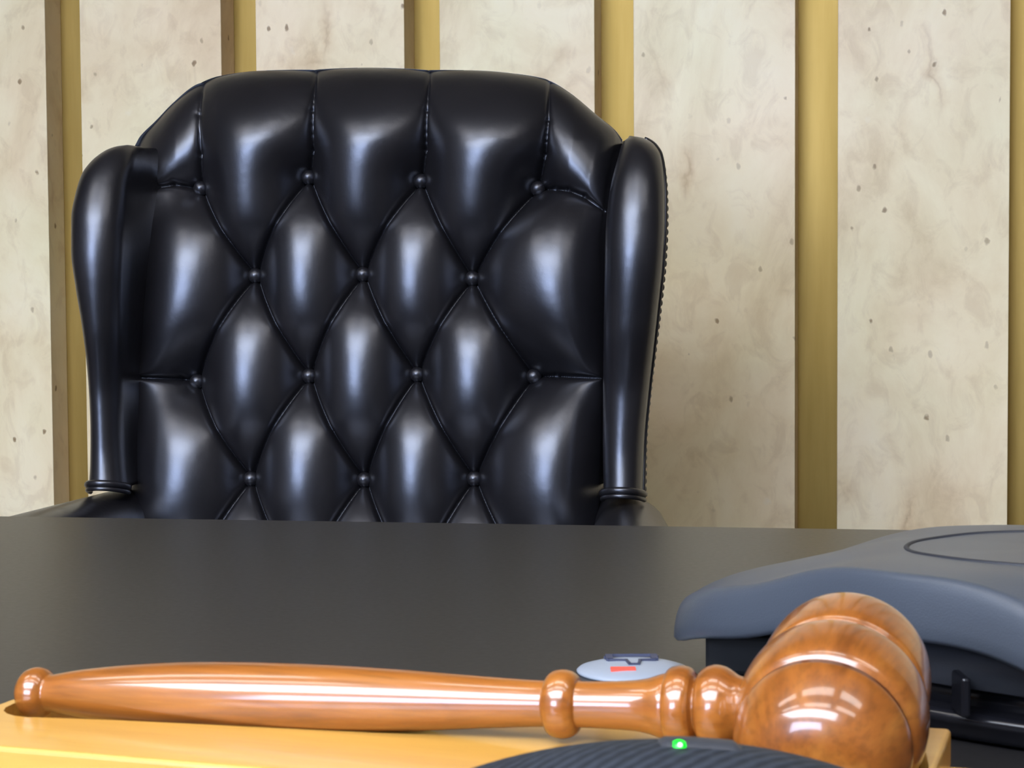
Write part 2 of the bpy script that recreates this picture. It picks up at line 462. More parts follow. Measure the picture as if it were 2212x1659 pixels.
# ------------------------------------------------------------------ wing chair
AY = math.radians(10.0)
cu = math.cos(AY) * R2 - math.sin(AY) * F2     # chair's x axis (to the picture's right)
cw = -(math.sin(AY) * R2 + math.cos(AY) * F2)  # towards the viewer (chair's -y)
PC = at_plane(795, 650, CAM + 2.25 * F2, F2)   # centre of the back cushion
CROT = math.atan2(cu[1], cu[0])
CO = np.array([PC[0], PC[1], 0.0])
chair = thing('wing_chair', 'black leather button-tufted wing chair behind the desk, facing the camera', 'chair', CO, CROT)
REC = math.radians(5.0)                        # recline of the back
tn = math.cos(REC) * cw + math.sin(REC) * UP   # normal of the back cushion
def to_local(P):
    d = np.asarray(P) - CO
    return np.array([np.dot(d, cu), -np.dot(d, cw), d[2]])
LN = np.array([0, -math.cos(REC), math.sin(REC)])   # same normal, local
def bk(px, py, off=0.0):                       # on the reclined cushion plane
    return to_local(at_plane(px, py, PC + tn * off, tn))
def vp(px, py, w):                             # on the upright plane w in front of the chair's centre
    return to_local(at_plane(px, py, CO + cw * w, cw))

Lc = smooth_curve([(310, 303), (500, 300), (780, 292), (950, 283), (1115, 272), (1400, 262)])
Rc = smooth_curve([(305, 1347), (420, 1322), (520, 1312), (780, 1305), (950, 1297), (1115, 1292), (1400, 1290)])
topc = smooth_curve([(303, 322), (312, 298), (335, 268), (380, 222), (425, 186), (443, 178), (475, 168), (560, 157), (690, 152), (800, 150), (935, 153), (1050, 157), (1120, 163), (1180, 172), (1194, 178), (1240, 208), (1290, 250), (1330, 283), (1347, 305)])
B1 = [(435, 408), (668, 384), (910, 392), (1162, 408)]
B2 = [(553, 596), (785, 593), (1021, 602)]
B3 = [(427, 824), (669, 812), (902, 809), (1154, 813)]
B4 = [(543, 1034), (788, 1036), (1025, 1034)]
B5 = [(422, 1258), (665, 1258), (905, 1258), (1150, 1258)]
segs = []
def chain(*pts):
    for a, b_ in zip(pts[:-1], pts[1:]): segs.append((a, b_))
for (u, d) in ((B1, B2), (B3, B4)):
    for i, p in enumerate(d): chain(u[i], p); chain(u[i+1], p)
for (u, d) in ((B2, B3), (B4, B5)):
    for i, p in enumerate(u): chain(p, d[i]); chain(p, d[i+1])
chain(B1[0], (430, 330), (434, 250), (450, 150)); chain(B1[1], (670, 320), (678, 240), (694, 120))
chain(B1[2], (916, 320), (924, 240), (937, 120)); chain(B1[3], (1176, 330), (1186, 260), (1193, 150))
chain(B1[0], (405, 399), (370, 396), (330, 408), (290, 440)); chain(B1[3], (1195, 404), (1225, 409), (1262, 425), (1310, 460))
chain(B3[0], (380, 818), (280, 816)); chain(B3[3], (1200, 812), (1300, 818))
chain(B5[0], (260, 1250)); chain(B5[3], (1300, 1250))
NS, NT = 600, 680
ss = np.linspace(0, 1, NS)
YBOT = 1400.0
tt = np.linspace(0, 1, NT) ** 1.08
xt = 303 + ss * (1347 - 303)
yt = topc(xt)
PXg = np.zeros((NT, NS)); PYg = np.zeros((NT, NS))
for i, t in enumerate(tt):
    y = yt + (YBOT - yt) * t
    Lx, Rx = Lc(y), Rc(y)
    PXg[i] = Lx + (Rx - Lx) * ss; PYg[i] = y
# rays -> cushion plane, vectorised
dirs = np.stack([(PXg - 1106) / F_PX, -(PYg - 829.5) / F_PX, -np.ones_like(PXg)], -1) @ MR.T
tpar = np.dot(PC - CAM, tn) / (dirs @ tn)
Pw = CAM + dirs * tpar[..., None] - CO
G = np.stack([Pw @ cu, -(Pw @ cw), Pw[..., 2]], -1)
G2 = np.stack([G[..., 0], G[..., 2]], -1)
DEPTH_B = 0.043                              # how deep the buttons pull the leather in
BUTTONS = B1 + B2 + B3 + B4 + B5
def base_pt(p):                                # cushion-plane point under a pulled-in button or seam
    d = DEPTH_B if p in BUTTONS else 0.012
    return bk(p[0], p[1], -d) + LN * d
def l2(p):
    q = base_pt(p); return np.array([q[0], q[2]])
def seg_dist(P, a, b_):
    ab = b_ - a; t = np.clip(((P - a) @ ab) / (ab @ ab), 0, 1)
    return np.linalg.norm(P - (a + t[..., None] * ab), axis=-1)
def soft_dist(P, pts, k, f_):
    acc = np.zeros(P.shape[:-1])
    for p in pts: acc += np.exp(-f_(P, p) / k)
    return np.maximum(-k * np.log(acc + 1e-30), 0)
SEG2 = [(l2(a), l2(b_)) for a, b_ in segs]
BUT2 = [l2(p) for p in B1 + B2 + B3 + B4 + B5]
def button_well(P):
    db = soft_dist(P, BUT2, 0.003, lambda P, p: np.linalg.norm(P - p, axis=-1))
    return -DEPTH_B * np.exp(-(db / 0.042) ** 1.2), db
def relax():
    # a membrane blown up between the seams: screened Poisson with the seams held down
    wells, db = button_well(G2)
    ds = soft_dist(G2, SEG2, 0.0012, lambda P, s_: seg_dist(P, s_[0], s_[1]))
    hx = (G2[:, 1:, 0] - G2[:, :-1, 0]).mean(); hz = abs((G2[1:, :, 1] - G2[:-1, :, 1]).mean())
    src = 29.0                                  # curvature of the stuffing, 1/m
    hold = np.exp(-(ds / 0.0016) ** 2) * 4e6 + np.exp(-(db / 0.007) ** 4) * 4e6 + 600.0
    targ = np.where(hold > 5000, wells, 0.006)
    hold[:, :2] = 4e6; hold[:, -2:] = 4e6; targ[:, :2] = -0.016; targ[:, -2:] = -0.016
    ax, az = 1 / hx**2, 1 / hz**2
    def solve(u, st, iters):
        H, T = hold[::st, ::st], targ[::st, ::st]; bx, bz = ax / st**2, az / st**2
        den = 2 * bx + 2 * bz + H
        for _ in range(iters):
            p = np.pad(u, 1, mode='edge')
            u = u + 1.0 * ((bx * (p[1:-1, :-2] + p[1:-1, 2:]) + bz * (p[:-2, 1:-1] + p[2:, 1:-1]) + H * T + src) / den - u)
        return u
    def up(u, shape):
        r = np.linspace(0, u.shape[0] - 1, shape[0]); c = np.linspace(0, u.shape[1] - 1, shape[1])
        i0 = np.minimum(r.astype(int), u.shape[0] - 2); j0 = np.minimum(c.astype(int), u.shape[1] - 2)
        fr_, fc_ = (r - i0)[:, None], (c - j0)[None, :]
        return (u[i0][:, j0] * (1-fr_) * (1-fc_) + u[i0+1][:, j0] * fr_ * (1-fc_) + u[i0][:, j0+1] * (1-fr_) * fc_ + u[i0+1][:, j0+1] * fr_ * fc_)
    u = solve(np.zeros(hold[::4, ::4].shape), 4, 900)
    u = solve(up(u, hold[::2, ::2].shape), 2, 500)
    u = solve(up(u, hold.shape), 1, 420)
    return u - 0.0125 * np.exp(-ds / 0.0019)
h = relax()
# round the top and the sides over
topz = G[0, :, 2][None, :]
dtop = np.maximum(topz - G[..., 2], 0)
# distance to slanted shoulders: use slope of the contour
slope = np.gradient(topz[0], G[0, :, 0]); cosn = 1 / np.sqrt(1 + np.clip(slope, -1.5, 1.5) ** 2)
dtop = dtop * cosn[None, :]
RT = 0.125
q = np.clip(dtop / RT, 0, 1)
fq = np.clip(dtop / 0.10, 0, 1); h = h * (0.35 + 0.65 * fq * fq * (3 - 2 * fq)); hroll = -RT * 0.60 * (1 - np.sqrt(1 - (1 - q) ** 2.3 * 0.999))
xl = G[:, :1, 0]; xr = G[:, -1:, 0]
dside = np.minimum(G[..., 0] - xl, xr - G[..., 0])
qs = np.clip(dside / 0.035, 0, 1)
hroll = hroll - 0.006 * (1 - np.sqrt(1 - (1 - qs) ** 2))
hroll = hroll - 0.016 * np.clip(1 - dside / 0.03, 0, 1) ** 2; h = h + 0.016 * np.clip(1 - dside / 0.03, 0, 1) ** 2
tpar2 = (np.dot(PC - CAM, tn) + hroll) / (dirs @ tn)
Pw2 = CAM + dirs * tpar2[..., None] - CO
V = np.stack([Pw2 @ cu, -(Pw2 @ cw), Pw2[..., 2]], -1) + LN * h[..., None]
# carry the boundary back and close it
ring = [(0, j) for j in range(NS)] + [(i, NS-1) for i in range(1, NT)] + [(NT-1, j) for j in range(NS-2, -1, -1)] + [(i, 0) for i in range(NT-2, 0, -1)]
base = V.reshape(-1, 3)
faces = grid_faces(NT, NS)
ringidx = [i * NS + j for i, j in ring]
rb = base[ringidx].copy()
extra = []
cx_, cz_ = rb[:, 0].mean(), rb[:, 2].mean()
for dep, shr in ((0.05, 1.0), (0.085, 0.995), (0.10, 0.97)):
    r_ = rb.copy(); r_[:, 1] = np.maximum(r_[:, 1], 0) * 0.2 + 0.02 + dep
    r_[:, 0] = cx_ + (r_[:, 0] - cx_) * shr; r_[:, 2] = cz_ + (r_[:, 2] - cz_) * shr
    extra.append(r_)
allv = np.concatenate([base] + extra)
nR = len(ringidx); prev = ringidx
for e in range(3):
    cur = [len(base) + e * nR + k for k in range(nR)]
    for k in range(nR):
        faces.append((prev[k], prev[(k+1) % nR], cur[(k+1) % nR], cur[k]))
    prev = cur
faces.append(tuple(prev))
backrest = mesh_obj('backrest', allv, faces, M_LEATHER, chair)

# tufting buttons
for p in B1 + B2 + B3 + B4 + B5:
    g = base_pt(p); hh = -DEPTH_B + 0.0015
    P0 = g + LN * (hh - 0.004)
    prof = [(0, 0.0086), (0.004, 0.0095), (0.0078, 0.0089), (0.0112, 0.0067), (0.0134, 0.0035), (0.0140, 0.0)]
    bt = lathe('button', (0, 0, 0), LN, prof, M_LEATHER, backrest, 24)
    bt.location = P0

# wings
oL = smooth_curve([(317, 288), (319, 262), (324, 240), (333, 222), (350, 200), (375, 181), (420, 166), (470, 157), (540, 157), (620, 167), (700, 181), (790, 193), (870, 199), (930, 201), (1000, 200), (1052, 196)])
iL = smooth_curve([(317, 300), (350, 290), (400, 276), (500, 268), (700, 262), (900, 266), (1052, 274)])
oR = smooth_curve([(298, 1374), (300, 1392), (306, 1405), (316, 1416), (335, 1427), (370, 1433), (420, 1436), (470, 1436), (560, 1432), (680, 1420), (760, 1411), (850, 1401), (950, 1392), (1068, 1388)])
iR = smooth_curve([(298, 1362), (305, 1349), (330, 1338), (420, 1316), (500, 1308), (800, 1303), (950, 1302), (1068, 1304)])
WPROF = smooth_curve([(290, 0.93), (400, 0.95), (560, 1.06), (700, 0.98), (860, 0.80), (960, 0.82), (1075, 0.95)])
def wing_rows(o_, i_, y0, y1, sgn):
    rows = []
    ys = np.concatenate([y0 + (60) * (np.linspace(0, 1, 22) ** 2), np.linspace(y0 + 66, y1, 70)])
    for y in ys:
        u = (y - y0) / 170.0
        wf = (0.018 + 0.078 * math.sqrt(max(0, 1 - (1 - min(u, 1)) ** 2))) * float(WPROF(y))
        A = vp(float(o_(y)), y, wf - 0.03); B_ = vp(float(i_(y)), y, wf - 0.03)
        rows.append((A, B_, wf))
    return rows
wing_data = []
for sgn, o_, i_, y0, y1 in ((-1, oL, iL, 317, 1052), (1, oR, iR, 298, 1068)):
    rows = wing_rows(o_, i_, y0, y1, sgn)
    V = []; NA = 20
    for A, B_, wf in rows:
        xo, xi, z = A[0], B_[0], (A[2] + B_[2]) / 2
        a = abs(xi - xo) / 2; xc = (xi + xo) / 2
        dpt = min(0.034, wf)
        s_ = 1 if xi > xo else -1
        pts = [(xo + s_ * 0.034, 0.135), (xo + s_ * 0.020, 0.055), (xo + s_ * 0.0045, -(wf - dpt) * 0.45 + 0.010), (xo + s_ * 0.003, -(wf - dpt) + 0.006)]
        for k in range(NA + 1):
            th = PI * k / NA
            pts.append((xc - s_ * a * math.cos(th), -(wf - dpt) - dpt * (math.sin(th) ** 0.9)))
        pts += [(xi - s_ * 0.002, -(wf - dpt) * 0.5), (xi + s_ * 0.002, 0.02), (xi + s_ * 0.012, 0.06)]
        V += [(x, y, z) for x, y in pts]
    nc = len(pts); Fc = grid_faces(len(rows), nc, True)
    Fc.append(tuple(range(nc))); Fc.append(tuple((len(rows)-1)*nc + k for k in range(nc)))
    wing = mesh_obj('wing', V, Fc, M_LEATHER, chair)
    # piping along the outer seam, two cords under the roll
    pth = [(A[0] + (0.0005 if sgn < 0 else -0.0005), -(wf - min(0.034, wf)) + 0.004, (A[2] + B_[2]) / 2) for A, B_, wf in rows[4:]]
    Vp, Fp = tube_geo(pth, 0.0028, 8)
    mesh_obj('piping', Vp, Fp, M_LEATHER, wing)
    A, B_, wf = rows[-1]
    for dz, rr in ((0.000, 0.0042), (-0.0065, 0.003)):
        pth = []
        xc = (A[0] + B_[0]) / 2; a = abs(A[0] - B_[0]) / 2 + 0.0015; z = (A[2] + B_[2]) / 2 + dz
        for k in range(25):
            th = PI * k / 24
            pth.append((xc - math.cos(th) * a, -(wf - 0.034) - 0.034 * math.sin(th) - 0.001, z + 0.008 * math.sin(th)))
        Vp, Fp = tube_geo(pth, rr, 8)
        mesh_obj('piping', Vp, Fp, M_LEATHER, wing)
    # nail heads down the outer face
    pts = []
    for A, B_, wf in rows[10:]:
        s_ = 1 if B_[0] > A[0] else -1
        pts.append(Vector((A[0] + s_ * 0.0030, -(wf - min(0.034, wf)) * 0.45 + 0.006, (A[2] + B_[2]) / 2)))
    dist = 0.0; last = pts[0]; nxt = 0.0; L = [pts[0]]
    for p in pts[1:]:
        seg = (p - last).length; 
        while nxt + 0.0092 <= dist + seg:
            nxt += 0.0092; L.append(last.lerp(p, (nxt - dist) / seg))
        dist += seg; last = p
    first = None
    for p in L[:48]:
        if first is None:
            first = lathe('nail_head', (0, 0, 0), (sgn, 0, 0), [(0, 0.0044), (0.0014, 0.0042), (0.0030, 0.0028), (0.0036, 0.0)], M_LEATHER, wing, 12)
            nh = first
        else:
            nh = first.copy(); C.objects.link(nh); nh.parent = wing
        nh.location = p
    wing_data.append((rows, sgn))

# arms: padded rolls running forward and outward from under the wings
for rows, sgn in wing_data:
    A, B_, wf = rows[-1]
    x0 = (A[0] + B_[0]) / 2; zt = (A[2] + B_[2]) / 2 - 0.006
    V = []; n = 28; K = 26
    for i in range(K):
        t = i / (K - 1)
        yy = 0.09 - t * 0.55
        xx = x0 + sgn * (-0.030 + 0.030 * min(1, t * 5) + 0.034 * min(1, max(0, t - 0.12) * 1.8))
        hw = 0.036 + 0.024 * min(1, t * 1.6); top = zt - 0.012 * t
        endr = math.sqrt(max(0.0, 1 - max(0, (t - 0.93) / 0.07) ** 2)) * 0.9 + 0.1
        for k in range(n):
            th = 2 * PI * k / n; c, s_ = math.cos(th), math.sin(th)
            rx = hw * endr * abs(c) * (1 if c > 0 else -1)
            rz = 0.045 * endr * abs(s_) * (1 if s_ > 0 else -1)
            V.append((xx + rx, yy, top - 0.045 + rz))
    Fc = grid_faces(K, n, True); Fc.append(tuple(range(n))); Fc.append(tuple((K-1)*n + k for k in range(n)))
    arm = mesh_obj('arm', V, Fc, M_LEATHER, chair)
    bm = bmesh.new()
    xa = x0 + sgn * 0.05
    add_box(bm, (min(xa - 0.035, xa + 0.035), -0.42, 0.40), (max(xa - 0.035, xa + 0.035), 0.10, zt - 0.06), 0.012, 3)
    bm_obj('arm_panel', bm, M_LEATHER, chair, True)
# seat, base, casters
xL = wing_data[0][0][-1][1][0]; xR = wing_data[1][0][-1][1][0]
box('seat_cushion', (xL + 0.005, -0.46, 0.44), (xR - 0.005, -0.02, 0.545), M_LEATHER, chair, 0.03, 5)
box('seat_frame', (xL - 0.02, -0.44, 0.36), (xR + 0.02, 0.10, 0.44), M_LEATHER, chair, 0.01, 3)
lathe('column', ((xL+xR)/2, -0.17, 0.12), (0, 0, 1), [(0, 0.03), (0.12, 0.03), (0.12, 0.02), (0.245, 0.02)], M_CHROME, chair, 32)
bm = bmesh.new()
for k in range(5):
    th = 2 * PI * k / 5 + 0.3
    mt = Matrix.Translation(((xL+xR)/2, -0.17, 0.11)) @ Matrix.Rotation(th, 4, 'Z')
    b2 = bmesh.new(); add_box(b2, (0, -0.022, -0.018), (0.30, 0.022, 0.014), 0.008, 2); b2.transform(mt)
    mtmp = bpy.data.meshes.new('tmp'); b2.to_mesh(mtmp); bm.from_mesh(mtmp); b2.free(); bpy.data.meshes.remove(mtmp)
star = bm_obj('star_base', bm, M_DESKWOOD, chair)
for k in range(5):
    th = 2 * PI * k / 5 + 0.3
    cx0, cy0 = (xL+xR)/2 + 0.28 * math.cos(th), -0.17 + 0.28 * math.sin(th)
    prof = [(-0.022, 0.0), (-0.022, 0.022), (-0.018, 0.03), (0.018, 0.03), (0.022, 0.022), (0.022, 0.0)]
    lathe('caster', (cx0, cy0, 0.03), (-math.sin(th), math.cos(th), 0), prof, M_RUBBER, chair, 24)
    lathe('caster_stem', (cx0, cy0, 0.055), (0, 0, 1), [(0, 0.007), (0.045, 0.007)], M_CHROME, chair, 12)

# ------------------------------------------------------------------ gavel stand
H_TOP = 0.030                                   # top of the stand above the desk
ZT = DESK_Z + H_TOP
RL = at_h(185, 1450, ZT)                        # rear left corner
RR_ = at_h(2055, 1573, ZT)                      # rear right corner
sdv = (RR_ - RL); LEN = float(np.linalg.norm(sdv)); SD = sdv / LEN
SN = np.array([-SD[1], SD[0], 0.0])             # away from the camera
SROT = math.atan2(SD[1], SD[0])
SO = np.array([RL[0], RL[1], DESK_Z])
FL = at_h(295, 1637, ZT)                        # a point on the front edge
WID = float(np.dot(RL - FL, SN))
print('stand length %.3f width %.3f rot %.1f' % (LEN, WID, math.degrees(SROT)))
stand = thing('gavel_stand', 'honey-coloured wooden gavel stand with a carved hollow, in front of the phone', 'stand', SO, SROT)
def sl(P):
    d = np.asarray(P) - SO
    return np.array([np.dot(d, SD), np.dot(d, SN), d[2]])

# gavel geometry in stand coordinates
AXN = -0.047                                    # axis line across the stand
def axis_pt(px, py):                            # point on the vertical plane through the gavel's axis
    return sl(at_plane(px, py, SO + SN * AXN, SN))
K0 = axis_pt(48, 1496); HC = axis_pt(1793, 1533)
adir = (HC - K0); HL = float(np.linalg.norm(adir)); adir = adir / HL
print('knob', K0.round(4), 'head', HC.round(4), 'handle len', round(HL, 3))
rp = [(45, 0), (47, 26), (53, 40), (65, 51), (80, 55), (94, 52), (103, 45), (108, 39), (116, 40), (150, 47), (200, 55), (300, 66), (400, 72.5), (500, 75), (600, 75), (700, 73), (850, 67), (1000, 58), (1100, 52.5), (1170, 49.5), (1182, 49.5),
      (1184, 57), (1190, 66), (1200, 71.5), (1215, 74), (1232, 71), (1243, 64), (1249, 56), (1251, 50), (1262, 49.5), (1320, 51), (1370, 54), (1400, 59), (1425, 67), (1438, 70), (1442, 70), (1445, 78), (1455, 85), (1472, 88), (1488, 85), (1499, 76), (1503, 62), (1506, 58), (1509, 62), (1513, 74), (1522, 83), (1535, 89), (1548, 91), (1565, 88), (1582, 79), (1598, 68), (1625, 62), (1700, 60)]
prof = []
for px, r in rp:
    yy = 1496 + (1533 - 1496) * (px - 48) / (1793 - 48)
    P = axis_pt(px, yy); Pworld = SO + SD * P[0] + SN * P[1]
    dep = float(np.dot(Pworld - CAM, MR @ np.array([0, 0, -1.0])))
    prof.append((float(np.dot(P - K0, adir)), r * dep / F_PX))
# densify smoothly
pd = np.array(prof); fs = smooth_curve([(a, b_) for a, b_ in pd])
dens = []
for (a, _), (b_, _) in zip(prof[:-1], prof[1:]):
    for k in range(4): 
        x = a + (b_ - a) * k / 4; dens.append((x, float(fs(x))))
dens.append(prof[-1])
gavel = thing('gavel', 'polished reddish-brown wooden gavel lying across the honey-coloured stand', 'gavel', SO + SD * HC[0] + SN * HC[1] + UP * HC[2], SROT)
LH = HC
lathe('handle', K0 - LH, adir, dens, M_CHERRY, gavel, 72)
TILT = math.radians(12)
HD = np.array([0, 0, -0.0036])                 # the head hangs a little below the handle's axis
hax = np.array([0, math.cos(TILT), math.sin(TILT)])
hp = [(-0.0335, 0.0), (-0.0333, 0.0045), (-0.0326, 0.0088), (-0.0313, 0.0126), (-0.0292, 0.0162), (-0.0266, 0.0184), (-0.0234, 0.0202), (-0.0196, 0.0218), (-0.0158, 0.0230), (-0.0138, 0.0232),
      (-0.0127, 0.0224), (-0.0116, 0.0220), (-0.0105, 0.0224), (-0.0093, 0.0237), (-0.007, 0.0247), (-0.003, 0.0254), (0.0020, 0.0256), (0.007, 0.0254), (0.011, 0.0248), (0.0132, 0.0240),
      (0.0144, 0.0228), (0.0156, 0.0222), (0.0168, 0.0226), (0.0184, 0.0235), (0.023, 0.0238), (0.029, 0.0236), (0.036, 0.0228), (0.042, 0.0208), (0.0465, 0.0172), (0.0495, 0.0125), (0.051, 0.0065), (0.0515, 0.0)]
fh = smooth_curve([(i, b_) for i, (a, b_) in enumerate(hp)]); fx = smooth_curve([(i, a) for i, (a, b_) in enumerate(hp)])
hp2 = [(float(fx(i)), float(fh(i))) for i in np.arange(0, len(hp) - 1 + 1e-6, 0.25)]
head = lathe('head', HD, hax, hp2, M_CHERRY_HEAD, gavel, 96)
for sc_ in (-0.0116, 0.0156):
    lathe('burnt_groove_ring', HD, hax, [(sc_ - 0.0013, 0.0218), (sc_ - 0.0009, 0.02265), (sc_, 0.02235), (sc_ + 0.0009, 0.02265), (sc_ + 0.0013, 0.0218)], M_BURNT, head, 96)

# stand body, two tiers, hollows cut for the handle and the head
STEP = 0.0113
def solid_tier(name, lo, hi, bev):
    return box(name, lo, hi, M_MAPLE, stand, bev, 3)
top = solid_tier('top_block', (0, -WID, H_TOP - STEP), (LEN, 0, H_TOP), 0.0014)
low = solid_tier('base_plate', (-0.011, -WID - 0.011, 0.0), (LEN + 0.0125, 0.002, H_TOP - STEP), 0.0016)
# cutters
bmc = bmesh.new()
pl = [(.0045, -.049), (.0052, -.0545), (.0072, -.0585), (.0102, -.0613), (.0140, -.0632), (.0190, -.0638), (.0250, -.0626), (.0450, -.0598), (.0676, -.0575), (.0900, -.0555), (.1100, -.0537), (.1250, -.0522), (.1360, -.0505), (.1430, -.0475),
      (.1360, -.0435), (.1250, -.0405), (.0900, -.0372), (.0676, -.0362), (.0450, -.0355), (.0250, -.0350), (.0160, -.0352), (.0100, -.0370), (.0065, -.0400), (.0048, -.0440)]   # hollow for the knob and belly
vb = [bmc.verts.new((x, y, H_TOP - 0.0095)) for x, y in pl]; vt = [bmc.verts.new((x, y, H_TOP + 0.01)) for x, y in pl]
bmc.faces.new(vb); bmc.faces.new(vt[::-1])
for k in range(len(pl)):
    k2 = (k + 1) % len(pl); bmc.faces.new((vb[k], vt[k], vt[k2], vb[k2]))
bmesh.ops.recalc_face_normals(bmc, faces=bmc.faces)
mc = bpy.data.meshes.new('cut'); bmc.to_mesh(mc); bmc.free()
cut1 = bpy.data.objects.new('cut', mc); C.objects.link(cut1); cut1.parent = stand
gap = [(-0.0425, 0.0), (-0.0422, 0.012), (-0.040, 0.0185), (-0.034, 0.0240), (-0.028, 0.0268), (0, 0.0276), (0.022, 0.0266), (0.040, 0.0234), (0.0505, 0.017), (0.0530, 0.010), (0.0535, 0.0)]
Vc, Fcc = lathe_geo(LH + HD, hax, gap, 64)
cut2 = mesh_obj('cut', Vc, Fcc, None, stand)
bpy.context.view_layer.update()
for body, cutters in ((top, (cut1, cut2)), (low, (cut2,))):
    for c in cutters:
        md = body.modifiers.new('b', 'BOOLEAN'); md.operation = 'DIFFERENCE'; md.solver = 'EXACT'; md.object = c
    dg = bpy.context.evaluated_depsgraph_get()
    me = bpy.data.meshes.new_from_object(body.evaluated_get(dg)); body.modifiers.clear(); body.data = me
for c in (cut1, cut2): bpy.data.objects.remove(c)

# ------------------------------------------------------------------ conference phone
PH = np.array([0.218, 0.700])                   # centre in camera-plan coordinates
PHO = W(PH[0], PH[1], 0)
phone = thing('conference_phone', 'slate-grey three-armed conference phone on the desk behind the gavel head', 'phone', PHO, PSI)
LEG0 = math.radians(157)
def trefoil(th, r0, r1, p=1.9):
    c = (1 + math.cos(3 * (th - LEG0))) / 2
    return r0 + (r1 - r0) * c ** p
LEGH = smooth_curve([(0.0, 0.0560), (0.070, 0.0555), (0.085, 0.0540), (0.105, 0.0490), (0.123, 0.0445), (0.142, 0.0395), (0.153, 0.0335), (0.162, 0.0240)])
MIDH = smooth_curve([(0.0, 0.0560), (0.085, 0.0562), (0.113, 0.0550), (0.135, 0.0465), (0.17, 0.032)])
def top_h(r, th=0.0):
    c = (1 + math.cos(3 * (th - LEG0))) / 2
    k = min(1, c * 1.35); k = k * k * (3 - 2 * k)
    return float(MIDH(r)) * (1 - k) + float(LEGH(r)) * k - 0.035 * r * math.sin(th)
NP_ = 144
rings = []
fr = [0.0, 0.1, 0.2, 0.3, 0.4, 0.45, 0.5, 0.55, 0.6, 0.65, 0.7, 0.75, 0.8, 0.84, 0.88, 0.92, 0.95, 0.975, 0.99]
def crease(th): return trefoil(th, 0.1095, 0.154)
for f_ in fr[1:]:
    rings.append([(crease(th) * f_ * math.cos(th), crease(th) * f_ * math.sin(th), top_h(crease(th) * f_, th)) for th in np.linspace(0, 2*PI, NP_, endpoint=False)])
def shell_ring(dr, dh):
    out = []
    for th in np.linspace(0, 2*PI, NP_, endpoint=False):
        r = crease(th); c = (1 + math.cos(3 * (th - LEG0))) / 2
        out.append((( r + dr * (0.4 + 0.6 * c)) * math.cos(th), (r + dr * (0.4 + 0.6 * c)) * math.sin(th), top_h(r, th) + dh * (1 - 0.12 * c)))
    return out
for dr, dh in ((0.0012, -0.0006), (0.0032, -0.0022), (0.0052, -0.0052), (0.0068, -0.010), (0.0078, -0.016), (0.0080, -0.0205)):
    rings.append(shell_ring(dr, dh))
for dr, dh in ((0.0065, -0.0222), (0.0035, -0.0222), (-0.0025, -0.020)):
    rings.append(shell_ring(dr, dh))
V = [(0, 0, top_h(0))]; Fc = []
for r_ in rings: V += r_
for k in range(NP_): Fc.append((0, 1 + k, 1 + (k + 1) % NP_))
Fc += grid_faces(len(rings), NP_, True, 1)
Fc.append(tuple(1 + (len(rings)-1) * NP_ + k for k in range(NP_)))
shell = mesh_obj('shell', V, Fc, M_SLATE, phone)
# seam of the round centre panel
RC = 0.067
pth = [(RC * math.cos(a), RC * math.sin(a), top_h(RC, a) - 0.0003) for a in np.linspace(0, 2*PI, 97)]
Vp, Fp = tube_geo(pth, 0.0011, 8)
mesh_obj('panel_seam', Vp, Fp, M_GROOVE, shell)
# keypad and display in the round panel
box('display', (-0.008, 0.008, top_h(0) - 0.002), (0.036, 0.040, top_h(0) + 0.0015), M_BLACKPL, shell, 0.002)
for i in range(4):
    for j in range(3):
        box('key', (-0.024 + j * 0.018, -0.048 + i * 0.012, top_h(0) - 0.003), (-0.024 + j * 0.018 + 0.012, -0.048 + i * 0.012 + 0.008, top_h(0) + 0.0018), M_DARKPL, shell, 0.001)
# recessed skirt below the arch
def skirt(name, mat, prof, r0, r1):
    rr = []
    for dr, z in prof:
        rr.append([((trefoil(th, r0, r1) + dr) * math.cos(th), (trefoil(th, r0, r1) + dr) * math.sin(th), z) for th in np.linspace(0, 2*PI, NP_, endpoint=False)])
    V = [p for r_ in rr for p in r_]; Fc = grid_faces(len(rr), NP_, True)
    Fc.append(tuple(range(NP_))); Fc.append(tuple((len(rr)-1)*NP_ + k for k in range(NP_)))
    return mesh_obj(name, V, Fc, mat, phone)
skirt('speaker_skirt', M_DARKPL, [(-0.016, 0.0395), (-0.008, 0.036), (-0.004, 0.030), (-0.001, 0.0195), (-0.004, 0.0185)], 0.1005, 0.122)
skirt('inner_drum', M_BLACKPL, [(0, 0.020), (0, 0.008)], 0.092, 0.112)
skirt('base_ring', M_BLACKPL, [(-0.012, 0.0115), (-0.003, 0.0115), (-0.0012, 0.0108), (-0.0004, 0.0092), (-0.001, 0.0075), (-0.006, 0.003), (-0.006, 0.0015)], 0.104, 0.118)
# lever tab and feet
for k in range(3):
    th = LEG0 + 2 * PI * k / 3
    c, s_ = math.cos(th), math.sin(th)
    bm = bmesh.new(); add_box(bm, (0.118, -0.014, 0.0), (0.147, 0.014, 0.0165), 0.002, 2)
    bm.transform(Matrix.Rotation(th, 4, 'Z')); bm_obj('rubber_foot', bm, M_RUBBER, phone)
tb = at_h(2083, 1490, DESK_Z + 0.021) - PHO
tx, ty = float(np.dot(tb, R2)), float(np.dot(tb, F2))
box('latch_tab', (tx - 0.0016, ty - 0.003, 0.012), (tx + 0.0016, ty + 0.012, 0.0255), M_BLACKPL, phone, 0.001)

